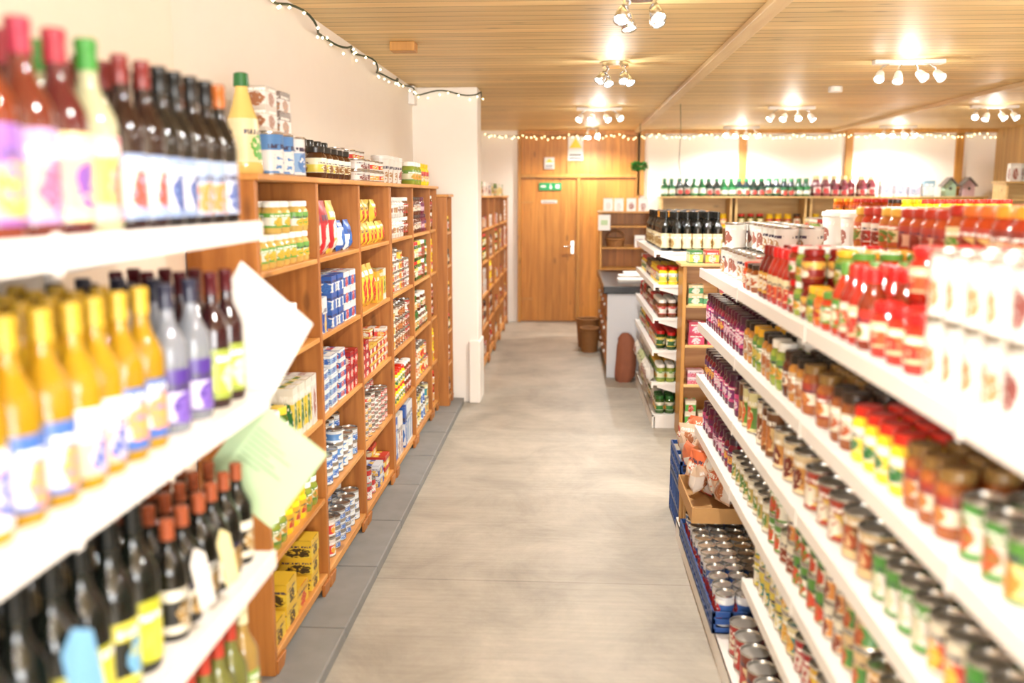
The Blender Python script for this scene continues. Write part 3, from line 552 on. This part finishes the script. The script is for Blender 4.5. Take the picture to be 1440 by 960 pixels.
# ================================================================ FAR AISLE SHELF (right)
gondola('white_shelving_unit',.64,.98,6.72,8.45,[.34,.58,.82,1.06,1.30],1.31,1,both=True)
for z,pl in((.103,WHITE+GRN),(.34,OLIVE+WHITE),(.58,GRN+RED),(.82,RED+BROWN),(1.06,BROWN+YEL)):
    fill('jarred_food','jar',(.036,.13),(.66,6.75,z),1.65,'R',3,1,pl,seg=12)
fill('bagged_food','bag',(.14,.07,.12),(.58,6.75,.345),1.3,'R',1,1,[P('#E8EED0','#C8D8A0','#F4F4E0'),WHITE[0]],seg=8)
fill('wine_bottles','wine',(.036,.28),(.68,6.76,1.304),1.4,'R',6,1,[P('#E8DCB8','#F0E0B0','#A8803A','#101210','#C8882E'),P('#E8DCB8','#F0E0B0','#A8803A','#101210','#1A1A18')],seg=16,run=2)
def cabF(name,x0,x1,yf,yb,levs,top,z0=0,mat=(M_light,M_frame,M_shX)):
    B=[(x0,x0+.025,yf,yb,z0,top-.02,1),(x1-.025,x1,yf,yb,z0,top-.02,1),(x0-.02,x1+.02,yf-.02,yb,top-.02,top,0),(x0,x1,yb-.008,yb,z0,top-.02,2),(x0+.025,x1-.025,yf+.01,yf+.025,z0+.02,levs[0]-.018,0)]
    for z in levs:B.append((x0+.025,x1-.025,yf,yb-.008,z-.018,z,0))
    PR=[([(x0-.012,yf-.008,z0),(x0+.07,yf-.008,z0),(x0+.1,yf-.008,z0+.05),(x0-.012,yf-.008,z0+.05)],(0,.01,0),0),([(x1+.012,yf-.008,z0),(x1-.07,yf-.008,z0),(x1-.1,yf-.008,z0+.05),(x1+.012,yf-.008,z0+.05)],(0,.01,0),0)]
    return build(name,B,list(mat),bevel=.003,prisms=PR)
cabF('wooden_bookcase',.80,1.4,6.42,6.69,[.10,.39,.67,.95],1.24)
fill('boxed_food','box',(.075,.1,.085),(.84,6.44,.10),.53,'F',1,2,[P('#3AA046','#F0E040','#F4F4E8'),P('#58B84A','#F4E8D0','#D8302A')],run=1,drop=.1)
fill('boxed_food','box',(.11,.1,.05),(.84,6.44,.39),.53,'F',1,2,[P('#E07A9A','#F4D8E0','#C83A5A'),RED[0]],run=1)
fill('boxed_food','box',(.11,.1,.08),(.84,6.44,.67),.53,'F',1,2,[P('#D83A6A','#C82A50','#F4D8E0')],run=2)
fill('boxed_food','box',(.1,.1,.07),(.84,6.44,.95),.53,'F',1,2,[P('#3A9A5A','#F4D8A0','#F0F0E0'),P('#C83A3A','#E8C060','#F0F0E0')],run=1)
fill('boxed_food','box',(.09,.07,.09),(.83,6.42,1.24),.55,'F',2,1,[YEL[2],P('#F4D83A','#3A8A3A','#F4F4E8'),RED[2],YBX[0]],run=1,drop=.3)
# ================================================================ COUNTER, HUTCH, BASKETS
e=empty('shop_counter',(.6,9.4,0))
par(build('body',[(.40,.98,8.66,10.5,.04,.8,0),(.38,1.0,8.62,8.66,0,.8,0),(.39,.40,8.72,10.46,.06,.78,1)],[M_grey,M_dark],bevel=.004),e)
par(build('drawers',[(.375,.392,8.75+i*.43,9.14+i*.43,z,z+.2,0) for i in range(4) for z in(.1,.33,.56)],[M_shZ],bevel=.004),e)
par(build('knobs',[(.355,.376,8.93+i*.43,8.96+i*.43,z,z+.03,0) for i in range(4) for z in(.19,.42,.65)],[M_white],bevel=.006),e)
par(build('worktop',[(.34,1.04,8.58,10.54,.80,.87,0)],[M_black],bevel=.008),e)
build('paper_stack',[(.5,.8,9.0,9.25,.87,.895,0),(.52,.78,9.3,9.5,.87,.91,0),(.6,.9,9.7,10.0,.87,.9,0)],[M_paper],bevel=.002)
cabF('wooden_hutch',.38,1.0,10.95,11.3,[.45,.85,1.1,1.35],1.52,mat=(M_frame,M_frame,M_door))
fill('paper_leaflets','box',(.11,.02,.15),(.4,11.0,1.52),.56,'F',1,1,[WHITE[0],P('#F8F6F2','#F0ECE6','#D8D4CE')],run=1,jit=.01)
fill('paper_leaflets','box',(.12,.02,.14),(.74,11.0,1.1),.22,'F',1,1,[WHITE[0],WHITE[2]],run=1)
build('paper_notice',[(.36,.50,10.925,10.93,1.30,1.48,0),(.39,.47,10.922,10.925,1.36,1.42,1)],[M_paper,M_green])
def basket(name,c,r,h,handle,tw=1.0):
    e=empty(name,c); n=int(h/.018)
    for i in range(n):
        z=i*.018+.01; rr_=r*(.8+.2*i/n)
        par(tube('weave_%d'%i,[(c[0]+rr_*math.cos(a)*(1+.02*(-1)**(k+i)),c[1]+rr_*math.sin(a)*(1+.02*(-1)**(k+i)),c[2]+z) for k,a in enumerate(np.linspace(0,2*math.pi,32,endpoint=False))],.0095,M_wicker,True),e)
    par(tube('rim',[(c[0]+r*1.01*math.cos(a),c[1]+r*1.01*math.sin(a),c[2]+h) for a in np.linspace(0,2*math.pi,32,endpoint=False)],.013,M_wicker,True),e)
    o=build('base',[],[M_wicker],prisms=[([(c[0]+r*.8*math.cos(a),c[1]+r*.8*math.sin(a),c[2]) for a in np.linspace(0,2*math.pi,20,endpoint=False)],(0,0,.01),0)]);par(o,e)
    if handle: par(tube('handle',[(c[0]+r*math.cos(a),c[1],c[2]+h*.9+handle*math.sin(a)) for a in np.linspace(0,math.pi,20)],.011,M_wicker),e)
basket('wicker_basket',(.57,11.12,1.1),.11,.09,.11)
basket('wicker_basket',(.255,10.1,0),.10,.26,0)
basket('wicker_basket',(.24,10.42,0),.12,.32,0)
# slumped sack by the counter
V=lathe([(.07,0,0),(.088,.05,0),(.092,.15,0),(.088,.26,0),(.084,.34,0),(.07,.40,0),(.052,.43,0),(.03,.45,0)],24)
me=bpy.data.meshes.new('produce_sack');fs=[];k=0
for t in V.tot: fs.append(tuple(int(i) for i in V.loops[k:k+t]));k+=t
vv=[(x*(1+.09*math.sin(9*z*7+5*math.atan2(y,x)))+.02*math.sin(z*6),y*(1+.08*math.cos(6*math.atan2(y,x))),z) for x,y,z in V.V]
me.from_pydata(vv,[],fs);me.materials.append(M_brown)
for p in me.polygons:p.use_smooth=True
o=bpy.data.objects.new('produce_sack',me);o.location=(.535,8.47,0);S.collection.objects.link(o)
# ================================================================ BACK RIGHT AREA
for i,(a,b) in enumerate(((1.2,2.1),(2.14,3.04),(3.08,3.98),(4.02,5.25))):
    cabF('pine_dresser',a,b,12.08,12.44,[.5,.9,1.3],1.69,mat=(M_light,M_light,M_light))
    for z in(.5,.9,1.3): fill('jarred_food','jar',(.05,.17),(a+.04,12.12,z),b-a-.08,'F',1,1,YEL+GRN+CREAM,seg=10)
fill('green_bottles','sauce',(.045,.23),(1.2,12.13,1.69),1.9,'F',2,1,[P('#F4F4F0','#3A9A5A','#F0F0F0','#174A2A','#246A3A'),P('#F4F4F0','#2E7A4A','#D83A3A','#1C2A30','#2E7A48'),P('#C8C8C0','#2A4A3A','#D83A3A','#1A2422','#225C3A')],seg=12,run=2,drop=0)
fill('gift_bottles','sauce',(.05,.26),(3.12,12.13,1.69),.8,'F',2,1,[P('#F4F0F0','#3A5A8A','#F0F0F0','#2E3A5A','#A8ACB8'),P('#F4F4F0','#8A3A4A','#D83A3A','#6A343A','#C8B98A')],seg=12,run=1)
fill('gift_boxes','box',(.14,.12,.2),(3.95,12.13,1.69),.7,'F',1,1,[P('#B8B0C8','#F0ECE8','#8A9AB8'),P('#F0E4D0','#C89858','#F4F0E8'),P('#C8D8E0','#88A8B8','#F4F0E8')],seg=12,run=1)
def birdhouse(x,y,z,col):
    e=empty('birdhouse',(x,y,z));m=simple('birdhouse_paint',col,.6);r=simple('birdhouse_roof','#6A6058',.7)
    par(build('house',[],[m],prisms=[([(x-.07,y,z),(x+.07,y,z),(x+.07,y,z+.14),(x,y,z+.21),(x-.07,y,z+.14)],(0,.12,0),0)]),e)
    par(build('roof',[],[r],prisms=[([(x-.1,y-.02,z+.125),(x,y-.02,z+.225),(x+.1,y-.02,z+.125),(x+.1,y-.02,z+.14),(x,y-.02,z+.245),(x-.1,y-.02,z+.14)],(0,.16,0),0)]),e)
    par(build('entrance',[],[M_dark],prisms=[([(x+.02*math.cos(a),y-.002,z+.1+.02*math.sin(a)) for a in np.linspace(0,2*math.pi,14,endpoint=False)],(0,.003,0),0)]),e)
birdhouse(4.85,12.2,1.69,'#8FA890');birdhouse(5.08,12.2,1.69,'#B89AA0')
gondola('white_shelving_unit',2.5,2.95,2.5,10.3,[.34,.58,.84,1.1,1.35],1.36,1,both=True)
for y in np.arange(2.55,10.2,.85):
    k=random.choice(['jar','can','box','jar']);d={'jar':(.045,.16),'can':(.045,.12),'box':(.1,.1,.18)}[k]
    fill({'jar':'jarred_food','can':'canned_food','box':'boxed_food'}[k],k,d,(2.52,y,1.352),.8,'R',7,random.choice([1,1,2]) if k!='box' else 1,random.choice([WHITE+CREAM,TOM,YEL+CREAM,GRN+WHITE,CREAM+TOM]),seg=10,drop=.3)
    for z in(.84,1.1): fill('jarred_food','jar',(.04,.14),(2.52,y,z),.8,'R',2,1,random.choice([CREAM,TOM,YEL]),seg=8)
cabF('pine_dresser',4.95,5.46,10.9,11.25,[.5,.9,1.3,1.66],1.86,mat=(M_light,M_light,M_light))
for z in(.9,1.3,1.86): fill('boxed_food','box',(.11,.1,.2),(4.98,10.94,z),.45,'F',1,1,[YEL[1],WHITE[0],RED[1],LBLUE[1],GRN[1]],run=1,drop=0)
# ================================================================ LIGHT FIXTURES
def disc_cyl(name,c,d,r0,r1,mats,cap):
    d=Vector(d).normalized();q=d.to_track_quat('Z','Y')
    V=[];F=[];M=[];n=16;prof=[(0,0),(r0*.7,0),(r0,.012),(r1,.075),(r1*.86,.075),(r1*.84,.068),(0.0001,.068)]
    for r,z in prof:
        for i in range(n):
            a=2*math.pi*i/n;V.append(tuple(Vector(c)+q@Vector((r*math.cos(a),r*math.sin(a),z))))
    for k in range(len(prof)-1):
        for i in range(n):
            j=(i+1)%n;F.append((k*n+i,k*n+j,(k+1)*n+j,(k+1)*n+i));M.append(1 if k==len(prof)-2 else 0)
    me=bpy.data.meshes.new(name);me.from_pydata(V,[],F);me.materials.append(mats[0]);me.materials.append(mats[1])
    me.polygons.foreach_set('material_index',M)
    for p in me.polygons:p.use_smooth=True
    o=bpy.data.objects.new(name,me);S.collection.objects.link(o);return o
def fixture(x,y,kind,watts):
    e=empty('ceiling_spotlight',(x,y,H))
    if kind=='bar':
        par(build('plate',[(x-.22,x+.22,y-.035,y+.035,H-.028,H,0)],[M_white],bevel=.006),e)
        hs=[(-.17,0),(-.06,0),(.06,0),(.17,0)]
    else:
        par(build('plate',[],[M_chrome],prisms=[([(x+.085*math.cos(a),y+.085*math.sin(a),H-.03) for a in np.linspace(0,2*math.pi,24,endpoint=False)],(0,0,.03),0)]),e)
        hs=[(.09*math.cos(a),.09*math.sin(a)) for a in(.6,2.2,3.8,5.3)]
    for i,(dx,dy) in enumerate(hs):
        c=(x+dx,y+dy,H-.075)
        par(tube('arm_%d'%i,[(x+dx*.7,y+dy*.7,H-.02),(x+dx,y+dy,H-.05),c],.007,M_chrome),e)
        dv=(dx*1.6+random.uniform(-.2,.2),dy*1.5-.35+random.uniform(-.2,.2),-.42)
        par(disc_cyl('spot_head_%d'%i,c,dv,.024,.034,(M_white if kind=='bar' else M_chrome,M_glow),1),e)
    for tp,w in(('SPOT',watts),('POINT',watts*.06)):
        l=bpy.data.lights.new('bulb',tp);l.energy=w;l.color=(1,.965,.91);l.shadow_soft_size=.03
        if tp=='SPOT': l.spot_size=math.radians(168);l.spot_blend=.6
        o=bpy.data.objects.new('bulb',l);o.location=(x,y,H-.17);S.collection.objects.link(o);par(o,e)
for y in(-1.6,1.2,4.1,6.2,9.3,11.9):
    fixture(.3,y,'round' if y!=9.3 else 'bar',48)
    fixture(2.15,y,'bar',48)
    fixture(4.05,y,'bar',44)
build('smoke_detector',[],[M_white],bevel=.008,prisms=[([(2.1+.055*math.cos(a),7.65+.055*math.sin(a),H-.045) for a in np.linspace(0,2*math.pi,24,endpoint=False)],(0,0,.045),0)])
build('junction_box',[(-1.24,-1.19,7.3,7.42,2.40,2.54,0)],[M_white],bevel=.006)
build('ceiling_wood_block',[(-1.0,-.86,5.3,5.42,H-.05,H,0)],[M_frame],bevel=.004)
tube('hanging_wire',[(1.05,9.0,H),(1.06,9.0,2.3),(1.05,9.0,2.0),(1.1,9.0,1.75)],.003,M_cable)
e=empty('fairy_lights',(0,0,H))
pts=[]
y=1.0
while y<7.3: pts.append((-1.2+.0+.03*math.sin(y*9),y,H-.03-.045*abs(math.sin(y*2.3))-.012*math.sin(y*13)));y+=.06
x=-1.2
while x<-.70: pts.append((x,7.47,H-.05-.02*math.sin(x*14)));x+=.04
pts.append((-.70,7.6,H-.03));pts.append((-.72,7.84,H-.04))
par(tube('cable_wall',pts,.0055,M_cable),e)
p2=[(-1.1+.1*i,YB-.07,H-.05-.03*abs(math.sin(i*.55))) for i in range(66)]
par(tube('cable_back',p2,.004,M_cable),e)
def bulbs(name,pp,r):
    V=[];F=[]
    for p in pp:
        s=len(V)
        for d in((1,0,0),(-1,0,0),(0,1,0),(0,-1,0),(0,0,1),(0,0,-1)):V.append(tuple(p[i]+d[i]*r for i in range(3)))
        for a,b,c in((0,2,4),(2,1,4),(1,3,4),(3,0,4),(2,0,5),(1,2,5),(3,1,5),(0,3,5)):F.append((s+a,s+b,s+c))
    me=bpy.data.meshes.new(name);me.from_pydata(V,[],F);me.materials.append(M_fairy)
    o=bpy.data.objects.new(name,me);S.collection.objects.link(o);par(o,e)
bulbs('bulbs_wall',[(p[0]+random.uniform(0,.03),p[1]-.01,p[2]-random.uniform(.01,.04)) for p in pts[::2]],.008)
bulbs('bulbs_back',[(p[0]+random.uniform(-.02,.02)+d,p[1]-.01,p[2]-random.uniform(.0,.05)) for p in p2 for d in(0,.05)],.009)
e2=empty('hanging_plant',(.86,11.4,2.05))
par(tube('stem',[(.86,11.4,H),(.86,11.4,2.12)],.004,M_cable),e2)
V=[];F=[]
for i in range(130):
    a=random.uniform(0,6.28);el=random.uniform(-.9,.9);c=Vector((.86,11.4,2.05));d=Vector((math.cos(a)*math.cos(el),math.sin(a)*math.cos(el),math.sin(el)*.7))
    s=Vector((-d.y,d.x,.2)).normalized()*.026;p=c+d*random.uniform(.01,.07);q=c+d*random.uniform(.1,.14);mm=(p+q)/2
    k=len(V);V+=[tuple(p),tuple(mm+s),tuple(q),tuple(mm-s)];F.append((k,k+1,k+2,k+3))
me=bpy.data.meshes.new('leaves');me.from_pydata(V,[],F);me.materials.append(M_leaf);o=bpy.data.objects.new('leaves',me);S.collection.objects.link(o);par(o,e2)
flush()
# ================================================================ SKY AND ADDED FILL LIGHT (made-up window behind the camera)
w=bpy.data.worlds.new('sky');S.world=w;w.use_nodes=True
w.node_tree.nodes['Background'].inputs[0].default_value=(.85,.92,1,1);w.node_tree.nodes['Background'].inputs[1].default_value=1.5
l=bpy.data.lights.new('added_fill_light','AREA');l.shape='RECTANGLE';l.size=5.4;l.size_y=1.6;l.energy=290;l.color=(1,.985,.96)  # area lamp added outside the made-up window to brighten the shelves
o=bpy.data.objects.new('added_fill_light',l);o.location=(1.75,YF-.25,1.55);S.collection.objects.link(o)
o.rotation_euler=Vector((0,-1,0)).to_track_quat('Z','Y').to_euler()
# ================================================================ CAMERA
cam=bpy.data.cameras.new('camera');co=bpy.data.objects.new('camera',cam);S.collection.objects.link(co);S.camera=co
cam.sensor_width=36;cam.lens=36*1300/1440;cam.clip_start=.02
co.location=(0,0,1.7);co.rotation_euler=(math.pi/2-math.radians(8.96),0,math.radians(3.4))
cam.dof.use_dof=True;cam.dof.focus_distance=4.8;cam.dof.aperture_fstop=1.4
S.view_settings.view_transform='Standard'
S.view_settings.exposure=1.2
